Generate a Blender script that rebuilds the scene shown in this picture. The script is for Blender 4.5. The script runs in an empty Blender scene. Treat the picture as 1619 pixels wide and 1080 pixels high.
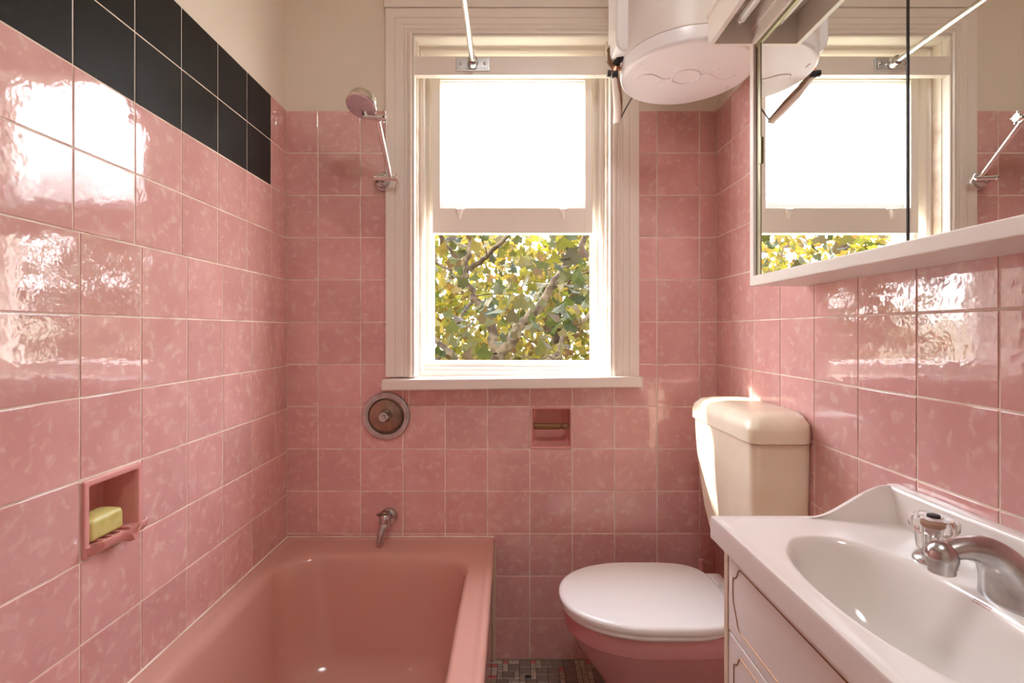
import bpy, bmesh, math, random
from mathutils import Vector, Matrix
random.seed(7)
S = bpy.context.scene
COL = S.collection
PI = math.pi

# ------------------------------------------------------------------ camera, world, lights, exposure
FX, CX, CY, CZ, DB = 793.0, 807.0, 524.0, 1.18, 1.806      # focal length in px, vanishing point, eye height, distance to back wall
cam = bpy.data.cameras.new('camera'); camo = bpy.data.objects.new('camera', cam); COL.objects.link(camo)
cam.sensor_width = 36.0; cam.lens = 36.0 * FX / 1619.0; cam.clip_start = 0.02
cam.shift_x = (809.5 - CX) / 1619.0; cam.shift_y = -(540 - CY) / 1619.0
camo.location = (0, -DB, CZ); camo.rotation_euler = (PI / 2, 0, 0)
S.camera = camo

SKY = 13.5
world = bpy.data.worlds.new('sky'); S.world = world; world.use_nodes = True
wt = world.node_tree; wt.nodes.clear()
wo = wt.nodes.new('ShaderNodeOutputWorld'); wb = wt.nodes.new('ShaderNodeBackground')
tc = wt.nodes.new('ShaderNodeTexCoord'); sx = wt.nodes.new('ShaderNodeSeparateXYZ'); rp = wt.nodes.new('ShaderNodeValToRGB')
wt.links.new(tc.outputs['Generated'], sx.inputs[0]); wt.links.new(sx.outputs['Z'], rp.inputs[0])
rp.color_ramp.elements[0].position = 0.0; rp.color_ramp.elements[0].color = (.35, .34, .26, 1)
rp.color_ramp.elements[1].position = 0.05; rp.color_ramp.elements[1].color = (.97, .985, 1.0, 1)
e = rp.color_ramp.elements.new(0.8); e.color = (.88, .96, 1.14, 1)
wt.links.new(rp.outputs[0], wb.inputs['Color']); wb.inputs['Strength'].default_value = SKY
wt.links.new(wb.outputs[0], wo.inputs[0])

sun = bpy.data.lights.new('sun', 'SUN'); sun.energy = 11.0; sun.angle = 0.009; sun.color = (1, .93, .82)
suno = bpy.data.objects.new('sun', sun); COL.objects.link(suno)
sd = Vector((1.75, -1.0, -1.42)).normalized()
suno.rotation_euler = sd.to_track_quat('-Z', 'Y').to_euler(); suno.location = (-6, 4, 6)

lamp = bpy.data.lights.new('added_fill_light', 'AREA'); lamp.shape = 'DISK'; lamp.size = 0.36; lamp.energy = 9.5; lamp.color = (.98, .98, 1.0)  # added fill light that brightens the room from above the frame
lampo = bpy.data.objects.new('added_fill_light', lamp); COL.objects.link(lampo); lampo.location = (.15, -1.5, 2.62)

S.view_settings.view_transform = 'Standard'; S.view_settings.look = 'None'
S.view_settings.gamma = 1.0; S.view_settings.use_curve_mapping = False
S.view_settings.exposure = 0.3
S.cycles.use_denoising = True
S.cycles.max_bounces = 14; S.cycles.diffuse_bounces = 8; S.cycles.glossy_bounces = 6; S.cycles.transmission_bounces = 10
S.cycles.transparent_max_bounces = 12; S.cycles.sample_clamp_indirect = 12.0
S.cycles.caustics_reflective = True; S.cycles.caustics_refractive = True

# ------------------------------------------------------------------ helpers
def P(u, v, d):
    return Vector(((u - CX) * d / FX, d - DB, CZ - (v - CY) * d / FX))
def Y(d): return d - DB

def srgb(r, g, b):
    f = lambda c: (c / 255) / 12.92 if c <= 10 else ((c / 255 + .055) / 1.055) ** 2.4
    return (f(r), f(g), f(b), 1)

def mat(name, color=(.8, .8, .8, 1), rough=.5, metal=0.0, ior=1.5, coat=0.0, bump=None, vary=None, trans=0.0, spec=.5):
    m = bpy.data.materials.new(name); m.use_nodes = True
    nt = m.node_tree; b = nt.nodes['Principled BSDF']
    b.inputs['Base Color'].default_value = color; b.inputs['Roughness'].default_value = rough
    b.inputs['Metallic'].default_value = metal; b.inputs['IOR'].default_value = ior
    b.inputs['Coat Weight'].default_value = coat; b.inputs['Transmission Weight'].default_value = trans
    b.inputs['Specular IOR Level'].default_value = spec
    if bump or vary:
        geo = nt.nodes.new('ShaderNodeTexCoord')
    if bump:
        sc, st, dist = bump
        n = nt.nodes.new('ShaderNodeTexNoise'); n.inputs['Scale'].default_value = sc; n.inputs['Detail'].default_value = 3
        bp = nt.nodes.new('ShaderNodeBump'); bp.inputs['Strength'].default_value = st; bp.inputs['Distance'].default_value = dist
        nt.links.new(geo.outputs['Object'], n.inputs['Vector']); nt.links.new(n.outputs['Fac'], bp.inputs['Height'])
        nt.links.new(bp.outputs[0], b.inputs['Normal'])
    if vary:
        col2, sc, lo, hi = vary
        n2 = nt.nodes.new('ShaderNodeTexNoise'); n2.inputs['Scale'].default_value = sc; n2.inputs['Detail'].default_value = 5
        mr = nt.nodes.new('ShaderNodeMapRange'); mr.inputs['From Min'].default_value = lo; mr.inputs['From Max'].default_value = hi
        mx = nt.nodes.new('ShaderNodeMix'); mx.data_type = 'RGBA'
        nt.links.new(geo.outputs['Object'], n2.inputs['Vector']); nt.links.new(n2.outputs['Fac'], mr.inputs['Value'])
        nt.links.new(mr.outputs[0], mx.inputs[0]); mx.inputs[6].default_value = color; mx.inputs[7].default_value = col2
        nt.links.new(mx.outputs[2], b.inputs['Base Color'])
    return m

def tile_material(name, base, pale, deep, rough=.05, wavy=1.0, ior=1.75):
    """glazed tile: pale mottling, small tone differences from tile to tile, wavy glaze"""
    m = bpy.data.materials.new(name); m.use_nodes = True
    nt = m.node_tree; b = nt.nodes['Principled BSDF']; L = nt.links.new; N = nt.nodes.new
    tcn = N('ShaderNodeTexCoord'); geo = N('ShaderNodeNewGeometry')
    off = N('ShaderNodeVectorMath'); off.operation = 'SCALE'
    cmb = N('ShaderNodeCombineXYZ')
    for i in range(3): L(geo.outputs['Random Per Island'], cmb.inputs[i])
    L(cmb.outputs[0], off.inputs[0]); off.inputs['Scale'].default_value = 9.0
    add = N('ShaderNodeVectorMath'); add.operation = 'ADD'
    L(tcn.outputs['Object'], add.inputs[0]); L(off.outputs[0], add.inputs[1])
    n1 = N('ShaderNodeTexNoise'); n1.inputs['Scale'].default_value = 42; n1.inputs['Detail'].default_value = 4; n1.inputs['Distortion'].default_value = .5
    L(add.outputs[0], n1.inputs['Vector'])
    mr = N('ShaderNodeMapRange'); mr.inputs['From Min'].default_value = .50; mr.inputs['From Max'].default_value = .78; mr.interpolation_type = 'SMOOTHSTEP'
    L(n1.outputs['Fac'], mr.inputs['Value'])
    n2 = N('ShaderNodeTexNoise'); n2.inputs['Scale'].default_value = 9; n2.inputs['Detail'].default_value = 2
    L(add.outputs[0], n2.inputs['Vector'])
    mr2 = N('ShaderNodeMapRange'); mr2.inputs['From Min'].default_value = .35; mr2.inputs['From Max'].default_value = .65
    L(n2.outputs['Fac'], mr2.inputs['Value'])
    x0 = N('ShaderNodeMix'); x0.data_type = 'RGBA'; x0.inputs[6].default_value = deep; x0.inputs[7].default_value = base
    L(mr2.outputs[0], x0.inputs[0])
    fm = N('ShaderNodeMath'); fm.operation = 'MULTIPLY'; fm.inputs[1].default_value = .62; L(mr.outputs[0], fm.inputs[0])
    x1 = N('ShaderNodeMix'); x1.data_type = 'RGBA'; x1.inputs[7].default_value = pale
    L(fm.outputs[0], x1.inputs[0]); L(x0.outputs[2], x1.inputs[6])
    hv = N('ShaderNodeHueSaturation'); L(x1.outputs[2], hv.inputs['Color'])
    mv = N('ShaderNodeMapRange'); mv.inputs['To Min'].default_value = .93; mv.inputs['To Max'].default_value = 1.07
    L(geo.outputs['Random Per Island'], mv.inputs['Value']); L(mv.outputs[0], hv.inputs['Value'])
    L(hv.outputs['Color'], b.inputs['Base Color'])
    b.inputs['Roughness'].default_value = rough; b.inputs['IOR'].default_value = ior
    n3 = N('ShaderNodeTexNoise'); n3.inputs['Scale'].default_value = 34; n3.inputs['Detail'].default_value = 2
    n4 = N('ShaderNodeTexNoise'); n4.inputs['Scale'].default_value = 140; n4.inputs['Detail'].default_value = 1
    L(add.outputs[0], n3.inputs['Vector']); L(add.outputs[0], n4.inputs['Vector'])
    am = N('ShaderNodeMath'); am.operation = 'MULTIPLY_ADD'; am.inputs[1].default_value = .12
    L(n4.outputs['Fac'], am.inputs[0]); L(n3.outputs['Fac'], am.inputs[2])
    bp = N('ShaderNodeBump'); bp.inputs['Strength'].default_value = .11 * wavy; bp.inputs['Distance'].default_value = .0035
    L(am.outputs[0], bp.inputs['Height']); L(bp.outputs[0], b.inputs['Normal'])
    return m

class MB:
    def __init__(s): s.v = []; s.f = []; s.m = []
    def add(s, vs, fs, mi=0):
        o = len(s.v); s.v += [Vector(p) for p in vs]
        for f in fs: s.f.append([i + o for i in f]); s.m.append(mi)
        return s
    def box(s, x0, x1, y0, y1, z0, z1, mi=0):
        vs = [(x, y, z) for z in (z0, z1) for y in (y0, y1) for x in (x0, x1)]
        return s.add(vs, [(0, 2, 3, 1), (4, 5, 7, 6), (0, 1, 5, 4), (1, 3, 7, 5), (3, 2, 6, 7), (2, 0, 4, 6)], mi)
    def bbox(s, x0, x1, y0, y1, z0, z1, r=.003, seg=2, mi=0):
        bm = bmesh.new(); bmesh.ops.create_cube(bm, size=1)
        for v in bm.verts:
            v.co = Vector(((x0 + x1) / 2 + v.co.x * (x1 - x0), (y0 + y1) / 2 + v.co.y * (y1 - y0), (z0 + z1) / 2 + v.co.z * (z1 - z0)))
        bmesh.ops.bevel(bm, geom=bm.edges[:], offset=r, segments=seg, profile=.5, affect='EDGES')
        bm.verts.index_update()
        s.add([v.co.copy() for v in bm.verts], [[v.index for v in f.verts] for f in bm.faces], mi); bm.free(); return s
    def loft(s, loops, cap0=True, cap1=True, close=False, mi=0):
        o = len(s.v); n = len(loops[0])
        for lp in loops: s.v += [Vector(p) for p in lp]
        m = len(loops)
        for k in range(m if close else m - 1):
            a = o + k * n; b = o + ((k + 1) % m) * n
            for i in range(n):
                j = (i + 1) % n
                s.f.append([a + i, a + j, b + j, b + i]); s.m.append(mi)
        if cap0 and not close: s.f.append([o + i for i in range(n)][::-1]); s.m.append(mi)
        if cap1 and not close: s.f.append([o + (m - 1) * n + i for i in range(n)]); s.m.append(mi)
        return s
    def lathe(s, prof, org, axis=(0, 0, 1), n=32, mi=0, cap0=True, cap1=True):
        """prof: list of (radius, height along axis)"""
        ax = Vector(axis).normalized(); t = Vector((1, 0, 0)) if abs(ax.x) < .8 else Vector((0, 1, 0))
        e1 = ax.cross(t).normalized(); e2 = ax.cross(e1)
        loops = [[Vector(org) + ax * h + (e1 * math.cos(2 * PI * i / n) + e2 * math.sin(2 * PI * i / n)) * max(r, 1e-5) for i in range(n)] for r, h in prof]
        return s.loft(loops, cap0, cap1, mi=mi)
    def tube(s, pts, r, n=12, mi=0):
        pts = [Vector(p) for p in pts]; k = len(pts)
        rs = r if isinstance(r, (list, tuple)) else [r] * k
        tg = [(pts[min(i + 1, k - 1)] - pts[max(i - 1, 0)]).normalized() for i in range(k)]
        up = Vector((0, 0, 1)) if abs(tg[0].z) < .9 else Vector((1, 0, 0))
        e1 = tg[0].cross(up).normalized(); loops = []
        for i in range(k):
            e1 = (e1 - tg[i] * e1.dot(tg[i])).normalized(); e2 = tg[i].cross(e1)
            loops.append([pts[i] + (e1 * math.cos(2 * PI * q / n) + e2 * math.sin(2 * PI * q / n)) * rs[i] for q in range(n)])
        return s.loft(loops, mi=mi)
    def build(s, name, mats, parent=None, smooth=35, fix=True, bevel=None, subsurf=0):
        me = bpy.data.meshes.new(name)
        org = Vector((0, 0, 0))
        p = parent
        while p is not None:
            org = org + Vector(p.location); p = p.parent
        me.from_pydata([tuple(v - org) for v in s.v], [], s.f)
        for m in (mats if isinstance(mats, (list, tuple)) else [mats]): me.materials.append(m)
        me.polygons.foreach_set('material_index', s.m)
        if fix:
            bm = bmesh.new(); bm.from_mesh(me); bmesh.ops.recalc_face_normals(bm, faces=bm.faces[:]); bm.to_mesh(me); bm.free()
        if smooth:
            me.polygons.foreach_set('use_smooth', [True] * len(me.polygons))
            if smooth < 180: me.set_sharp_from_angle(angle=math.radians(smooth))
        me.update()
        o = bpy.data.objects.new(name, me); COL.objects.link(o)
        if parent is not None: o.parent = parent
        if smooth and not bevel and not subsurf and len(s.f) > 5:
            b = o.modifiers.new('weighted_normal', 'WEIGHTED_NORMAL'); b.keep_sharp = True; b.weight = 70
        if bevel:
            b = o.modifiers.new('bevel', 'BEVEL'); b.width = bevel; b.segments = 2; b.limit_method = 'ANGLE'
        if subsurf:
            b = o.modifiers.new('subsurf', 'SUBSURF'); b.levels = subsurf; b.render_levels = subsurf
        return o

def bez(p0, p1, p2, p3, n=12):
    p0, p1, p2, p3 = map(Vector, (p0, p1, p2, p3)); out = []
    for i in range(n + 1):
        t = i / n; out.append(p0 * (1 - t) ** 3 + p1 * 3 * t * (1 - t) ** 2 + p2 * 3 * t * t * (1 - t) + p3 * t ** 3)
    return out

def rrect(x0, x1, y0, y1, r, z, n=6):
    out = []
    for cx, cy, a0 in ((x1 - r, y1 - r, 0), (x0 + r, y1 - r, PI / 2), (x0 + r, y0 + r, PI), (x1 - r, y0 + r, 1.5 * PI)):
        for i in range(n + 1):
            a = a0 + (PI / 2) * i / n; out.append(Vector((cx + r * math.cos(a), cy + r * math.sin(a), z)))
    return out

def thing(name, label, cat, loc, group=None):
    o = bpy.data.objects.new(name, None); COL.objects.link(o); o.empty_display_size = .05
    o.location = loc; o['label'] = label; o['category'] = cat
    if group: o['group'] = group
    return o
def tag(o, label, cat, group=None):
    o['label'] = label; o['category'] = cat
    if group: o['group'] = group
    return o
def struct(o, label=None):
    o['kind'] = 'structure'
    if label: o['label'] = label
    return o

# ------------------------------------------------------------------ materials
M = {}
M['pink_tile'] = tile_material('pink_tile', srgb(221, 172, 167), srgb(236, 208, 200), srgb(214, 161, 157))
M['black_tile'] = tile_material('black_tile', srgb(26, 24, 22), srgb(34, 31, 28), srgb(22, 20, 19), rough=.5, wavy=.6, ior=1.33)
M['grout'] = mat('grout', srgb(242, 230, 216), .85, bump=(220, .4, .001), vary=(srgb(214, 190, 170), 14, .45, .7))
M['paint'] = mat('paint', srgb(232, 222, 206), .6, bump=(60, .12, .002))
M['wood'] = mat('white_gloss_paint', srgb(238, 230, 220), .28, bump=(30, .08, .002))
M['rawpaint'] = mat('old_paint', srgb(226, 214, 190), .5)
M['chrome'] = mat('chrome', (.82, .81, .80, 1), .09, 1.0)
M['dull_chrome'] = mat('worn_chrome', (.62, .61, .60, 1), .24, 1.0, vary=((.46, .45, .45, 1), 40, .4, .65))
M['zinc'] = mat('zinc_plate', (.62, .62, .62, 1), .34, 1.0, bump=(90, .15, .001))
M['alu'] = mat('polished_aluminium', (.85, .84, .80, 1), .2, 1.0)
M['bronze'] = mat('aged_bronze', (.36, .27, .20, 1), .27, 1.0, vary=((.24, .17, .14, 1), 25, .4, .7))
M['dark'] = mat('dark_gap', srgb(42, 30, 24), .5)
M['tub'] = mat('pink_bath_enamel', srgb(206, 156, 142), .14, ior=1.5, bump=(14, .04, .003))
M['sanit'] = mat('pink_porcelain', srgb(212, 152, 152), .1, ior=1.55)
M['niche'] = mat('pink_ceramic', srgb(220, 158, 152), .12, ior=1.55)
M['lid'] = mat('white_plastic', srgb(238, 236, 234), .16)
M['cistern'] = mat('aged_white_plastic', srgb(236, 224, 200), .24, vary=(srgb(226, 210, 182), 7, .4, .7))
M['marble'] = mat('cast_marble_white', srgb(226, 220, 214), .12, ior=1.5, bump=(9, .02, .003))
M['laminate'] = mat('white_laminate', srgb(234, 227, 219), .3)
M['gold'] = mat('gold_line', srgb(150, 100, 52), .4, .4)
M['edge'] = mat('cream_edge_strip', srgb(216, 196, 170), .45)
M['acrylic'] = mat('clear_acrylic', (.99, .98, .96, 1), .06, ior=1.45, trans=.85)
M['rust'] = mat('rusty_insert', srgb(168, 100, 36), .5)
M['soap'] = mat('green_soap', srgb(202, 196, 122), .38, bump=(60, .25, .002), vary=(srgb(184, 174, 88), 30, .5, .75))
M['soap'].node_tree.nodes['Principled BSDF'].inputs['Subsurface Weight'].default_value = .15
M['enamel'] = mat('heater_white_enamel', srgb(226, 218, 210), .42)
M['heaterplastic'] = mat('heater_white_plastic', srgb(238, 234, 234), .25)
M['black'] = mat('black_rubber', srgb(30, 30, 32), .4)
M['copper'] = mat('copper', (.72, .38, .24, 1), .35, 1.0)
M['brown'] = mat('brown_lagging', srgb(120, 84, 52), .6, bump=(120, .4, .002))
M['lagging'] = mat('white_pipe_lagging', srgb(232, 224, 214), .7, bump=(50, .3, .003))
M['lagtorn'] = mat('torn_brown_lagging', srgb(142, 116, 92), .8)
M['cable'] = mat('grey_cable', srgb(96, 90, 78), .5)
M['tube'] = mat('unlit_tube_glass', srgb(230, 228, 226), .08, coat=.5)
M['woodbar'] = mat('brown_plastic_roller', srgb(128, 84, 42), .4)
M['mirror'] = mat('mirror_silver', (.86, .87, .84, 1), .0, 1.0)
M['olive'] = mat('olive_aluminium', srgb(150, 140, 112), .35, .6)
M['shade'] = mat('opal_glass', (.9, .88, .84, 1), .3)

# frosted pane: hammered glass that scatters daylight
def frosted():
    m = bpy.data.materials.new('frosted_glass'); m.use_nodes = True; nt = m.node_tree; nt.nodes.clear()
    L = nt.links.new; N = nt.nodes.new
    out = N('ShaderNodeOutputMaterial'); mx = N('ShaderNodeMixShader'); tr = N('ShaderNodeBsdfTranslucent'); rf = N('ShaderNodeBsdfRefraction')
    gl = N('ShaderNodeBsdfGlossy'); mx2 = N('ShaderNodeMixShader')
    tr.inputs['Color'].default_value = (.97, .97, .96, 1)
    rf.inputs['Roughness'].default_value = .22; rf.inputs['IOR'].default_value = 1.12; rf.inputs['Color'].default_value = (.98, .99, .98, 1)
    gl.inputs['Roughness'].default_value = .12
    tcn = N('ShaderNodeTexCoord'); vo = N('ShaderNodeTexVoronoi'); vo.inputs['Scale'].default_value = 150; vo.feature = 'SMOOTH_F1'
    bp = N('ShaderNodeBump'); bp.inputs['Strength'].default_value = .9; bp.inputs['Distance'].default_value = .004
    L(tcn.outputs['Object'], vo.inputs['Vector']); L(vo.outputs['Distance'], bp.inputs['Height'])
    for n in (rf, gl): L(bp.outputs[0], n.inputs['Normal'])
    mx.inputs[0].default_value = .2
    L(rf.outputs[0], mx.inputs[1]); L(tr.outputs[0], mx.inputs[2])
    mx2.inputs[0].default_value = .05; L(mx.outputs[0], mx2.inputs[1]); L(gl.outputs[0], mx2.inputs[2])
    L(mx2.outputs[0], out.inputs[0]); return m
M['frosted'] = frosted()
def clear_glass():
    m = bpy.data.materials.new('clear_glass'); m.use_nodes = True; nt = m.node_tree; nt.nodes.clear()
    L = nt.links.new; N = nt.nodes.new
    out = N('ShaderNodeOutputMaterial'); mx = N('ShaderNodeMixShader'); t = N('ShaderNodeBsdfTransparent'); g = N('ShaderNodeBsdfGlossy')
    g.inputs['Roughness'].default_value = 0.0; fr = N('ShaderNodeFresnel'); fr.inputs['IOR'].default_value = 1.45
    L(fr.outputs[0], mx.inputs[0]); L(t.outputs[0], mx.inputs[1]); L(g.outputs[0], mx.inputs[2]); L(mx.outputs[0], out.inputs[0]); return m
M['clear'] = clear_glass()

# ------------------------------------------------------------------ walls with real tiles
XL, XR, YR, ZC = -.806, .742, -2.75, 2.70
TZ = [.1522 * k - .004 for k in range(14)]; TZ[0] = 0.0
TH = .0015                                            # glaze stands this far off the wall

def cut(rect, holes):
    out = [rect]
    for (hx0, hx1, hy0, hy1) in holes:
        nxt = []
        for (a0, a1, b0, b1) in out:
            if hx1 <= a0 or hx0 >= a1 or hy1 <= b0 or hy0 >= b1: nxt.append((a0, a1, b0, b1)); continue
            if a0 < hx0: nxt.append((a0, hx0, b0, b1))
            if a1 > hx1: nxt.append((hx1, a1, b0, b1))
            c0, c1 = max(a0, hx0), min(a1, hx1)
            if b0 < hy0: nxt.append((c0, c1, b0, hy0))
            if b1 > hy1: nxt.append((c0, c1, hy1, b1))
        out = nxt
    return out

def tile(mb, mp, a0, a1, b0, b1, mi, g=.0019):
    a0 += g; a1 -= g; b0 += g; b1 -= g
    if a1 - a0 < .008 or b1 - b0 < .008: return
    r = .0009
    j = [random.uniform(-.00018, .00018) for _ in range(4)]
    def ring(i, h):
        c = ((a0 + i, b0 + i), (a1 - i, b0 + i), (a1 - i, b1 - i), (a0 + i, b1 - i))
        return [mp(a, b, h + (j[k] if h > 0 else 0)) for k, (a, b) in enumerate(c)]
    mb.loft([ring(0, -.001), ring(0, TH - r), ring(r * .3, TH - r * .3), ring(r, TH)], cap0=False, cap1=True, mi=mi)

def wall(name, mp, a0, a1, ztop, holes, tiles, tile_holes, thick=.16):
    mb = MB()
    for (p, q, r, s_) in cut((a0, a1, -.02, ztop), holes):
        for (b0, b1, mi) in ((max(r, -.02), min(s_, TZ[-1] - .0), 1), (max(r, TZ[-1]), s_, 0)):
            if b1 - b0 < 1e-4: continue
            mb.loft([[mp(p, b0, -thick), mp(q, b0, -thick), mp(q, b1, -thick), mp(p, b1, -thick)],
                     [mp(p, b0, 0), mp(q, b0, 0), mp(q, b1, 0), mp(p, b1, 0)]], mi=mi)
    for (t0, t1, b0, b1, mi) in tiles:
        for (p, q, r, s_) in cut((t0, t1, b0, b1), tile_holes): tile(mb, mp, p, q, r, s_, mi)
    return struct(mb.build(name, [M['paint'], M['grout'], M['pink_tile'], M['black_tile']], smooth=0))

def spans(lines, lo, hi):
    ls = sorted([lo] + [l for l in lines if lo + .004 < l < hi - .004] + [hi])
    return list(zip(ls[:-1], ls[1:]))

# window opening and casing, in the plane of the back wall
WX0, WX1, WZ0, WZ1 = -.335, .345, .985, 2.245
CX0, CX1, CZ1 = -.4445, .458, 2.330
# back wall: a = x, height b = z, outwards = -y
tl = []
for (x0, x1) in spans([-.082 + .1525 * j for j in range(-6, 8)], XL, XR):
    for k in range(13): tl.append((x0, x1, TZ[k], TZ[k + 1], 2))
HOLD = (.0705, .223, TZ[5], TZ[6])
wall('wall_back', lambda a, b, h: Vector((a, -h, b)), XL - .16, XR + .16, ZC,
     [(WX0, WX1, WZ0, WZ1), (HOLD[0] + .004, HOLD[1] - .004, HOLD[2] + .004, HOLD[3] - .004)], tl,
     [(WX0 - .03, WX1 + .03, WZ0, 3), HOLD])
# left wall: a = distance from the eye (y), outwards = +x
TZL = [0.0 if k == 0 else 1.366 - .155 * (9 - k) for k in range(9)] + TZ[9:]
tl = []
setA = [.923 + .1527 * j for j in range(-14, 6)]; setB = [.938 + .156 * j for j in range(-14, 6)]
for k in range(13):
    for (d0, d1) in spans(setA if k >= 9 else setB, YR + DB, DB):
        black = k >= 11 and d1 < 1.70
        tl.append((Y(d0), Y(d1), TZL[k], TZL[k + 1], 3 if black else 2))
NI = (Y(.938), Y(1.094), TZL[5], TZL[6])
wall('wall_left', lambda a, b, h: Vector((XL + h, a, b)), YR, 0, ZC,
     [(NI[0] + .012, NI[1] - .012, NI[2] + .012, NI[3] - .012)], tl, [NI])
# right wall
tl = []
for (d0, d1) in spans([.760 + .154 * j for j in range(-14, 8)], YR + DB, DB):
    for k in range(13): tl.append((Y(d0), Y(d1), TZ[k], TZ[k + 1], 2))
wall('wall_right', lambda a, b, h: Vector((XR - h, a, b)), YR, 0, ZC, [], tl, [])
# rear wall with a panelled door, ceiling
mb = MB(); mb.box(XL - .16, XR + .16, YR - .12, YR, -.02, ZC)
struct(mb.build('wall_rear', M['paint']))
mb = MB(); mb.bbox(-.5, .3, YR, YR + .035, .0, 2.03, .003)
for z0, z1 in ((.15, .95), (1.1, 1.9)):
    for x0, x1 in ((-.42, -.13), (-.07, .22)): mb.bbox(x0, x1, YR + .03, YR + .043, z0, z1, .006)
d = struct(mb.build('door_1', M['wood']))
mb = MB(); mb.lathe([(.012, 0), (.012, .04), (.027, .05), (.03, .065), (.02, .08), (.0, .082)], (.23, YR + .035, 1.0), (0, 1, 0), 20)
mb.build('door_knob', M['chrome'], d)
mb = MB(); mb.box(XL - .16, XR + .16, YR - .12, .16, ZC, ZC + .1)
struct(mb.build('ceiling', M['paint']))
# added fixture above the frame, made up to go with the fill light
t = thing('added_fill_fixture', 'round opal glass ceiling fixture added out of view above the fill light', 'lamp', (.15, -1.5, ZC))
mb = MB(); mb.lathe([(.19, 0), (.19, -.03), (.175, -.045), (.0, -.05)], (.15, -1.5, ZC), (0, 0, 1), 40)
mb.build('added_fixture_base', M['shade'], t)

# ------------------------------------------------------------------ mosaic floor
mb = MB()
mb.box(XL - .16, XR + .16, YR - .12, .16, -.06, -.0022, 0)
fx0, fx1, fy0, fy1, c = -.066, XR - .002, -1.46, -.004, .0195
nx, ny = int((fx1 - fx0) / c), int((fy1 - fy0) / c)
occ = [[0] * ny for _ in range(nx)]
rng = random.Random(11)
for jy in range(ny - 1, -1, -1):
    for ix in range(nx):
        if occ[ix][jy]: continue
        r = rng.random(); w = h = 1
        if r < .40 and ix + 1 < nx and jy > 0 and not occ[ix + 1][jy] and not occ[ix + 1][jy - 1]: w = h = 2
        elif r < .58 and ix + 1 < nx and not occ[ix + 1][jy]: w = 2
        elif r < .76 and jy > 0: h = 2
        for a in range(w):
            for b in range(h): occ[ix + a][jy - b] = 1
        mi = 1 if w * h == 4 else (rng.choice([2, 2, 3]) if w * h == 2 else rng.choice([4, 4, 5, 4, 5, 3]))
        x0, x1 = fx0 + ix * c + .0009, fx0 + (ix + w) * c - .0009
        y1, y0 = fy1 - (ny - 1 - jy) * c - .0009, fy1 - (ny - 1 - jy + h) * c + .0009
        q = .0012
        mb.loft([[(x0, y0, -.003), (x1, y0, -.003), (x1, y1, -.003), (x0, y1, -.003)],
                 [(x0, y0, -.001), (x1, y0, -.001), (x1, y1, -.001), (x0, y1, -.001)],
                 [(x0 + q, y0 + q, 0), (x1 - q, y0 + q, 0), (x1 - q, y1 - q, 0), (x0 + q, y1 - q, 0)]], cap0=False, mi=mi)
fm = lambda n, r, g, b, r2, g2, b2: mat(n, srgb(r, g, b), .35, vary=(srgb(r2, g2, b2), 160, .45, .6))
struct(mb.build('floor', [mat('floor_grout', srgb(62, 48, 42), .8), fm('grey_mosaic', 140, 128, 116, 124, 112, 102), fm('stone_mosaic', 178, 166, 146, 140, 128, 114),
                          fm('pale_mosaic', 196, 184, 168, 160, 146, 132), fm('pink_mosaic', 196, 116, 108, 184, 100, 96), fm('black_mosaic', 44, 36, 32, 54, 44, 38)], smooth=0))

# ------------------------------------------------------------------ window
# three-sided architrave with mitred corners: profile = (distance in from the outer edge, height off the wall)
def frame_sweep(mb, x0, x1, z0, z1, prof, base_y=0.0, four=False, mi=0):
    def pt(corner, o, h):
        xx, zz = {'lb': (x0 + o, z0 + (o if four else 0)), 'lt': (x0 + o, z1 - o), 'rt': (x1 - o, z1 - o), 'rb': (x1 - o, z0 + (o if four else 0))}[corner]
        return Vector((xx, base_y - h, zz))
    loops = [[pt(cn, o, h) for (o, h) in prof] for cn in ('lb', 'lt', 'rt', 'rb')]
    mb.loft(loops, close=four, mi=mi)
mb = MB()
wcas = CX1 - CX0
prof = [(0, 0), (0, .022), (.001, .023), (.033, .023), (.0345, .020), (.036, .023), (.056, .024), (.060, .0205), (.066, .022), (.071, .027), (.075, .0275), (.078, .024),
        (.081, .029), (.087, .034), (.092, .036), (.097, .033), (.0985, .026), (.1005, .031), (.104, .031), (.106, .028), (.106, -.02), (.1, -.05), (.06, -.05), (.06, 0)]
frame_sweep(mb, CX0, CX1, 1.018, CZ1, prof)
w1 = mb.build('window_1', M['wood'], smooth=25); struct(w1)
# top moulding over the architrave
mb = MB(); mb.bbox(CX0 - .006, CX1 + .006, -.026, .0, CZ1 + .002, CZ1 + .11, .004)
mb.build('head_board', M['wood'], w1)
# box frame (jambs, head, stops) set in the wall opening
mb = MB()
ix0, ix1, iz1 = CX0 + .104, CX1 - .104, CZ1 - .104
jp = [(-.03, -.015), (0, -.015), (0, -.036), (.004, -.040), (.012, -.036), (.016, -.038), (.021, -.046), (.022, -.060), (.022, -.160), (-.03, -.160)]
frame_sweep(mb, ix0, ix1, .985, iz1, jp)
# parting bead and outer lining seen through the raised opening
jp2 = [(.02, -.088), (.036, -.088), (.036, -.102), (.044, -.104), (.044, -.158), (.02, -.158)]
frame_sweep(mb, ix0, ix1, .985, iz1, jp2)
mb.build('window_frame', M['wood'], w1, smooth=25)
# inner bottom steps + outer sill
mb = MB()
mb.bbox(ix0 + .002, ix1 - .002, .036, .17, .985, 1.034, .004)
mb.bbox(ix0 + .012, ix1 - .012, .048, .17, 1.03, 1.047, .004)
mb.bbox(ix0 + .02, ix1 - .02, .060, .22, 1.04, 1.0635, .004)
mb.build('window_sill', M['wood'], w1)
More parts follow.
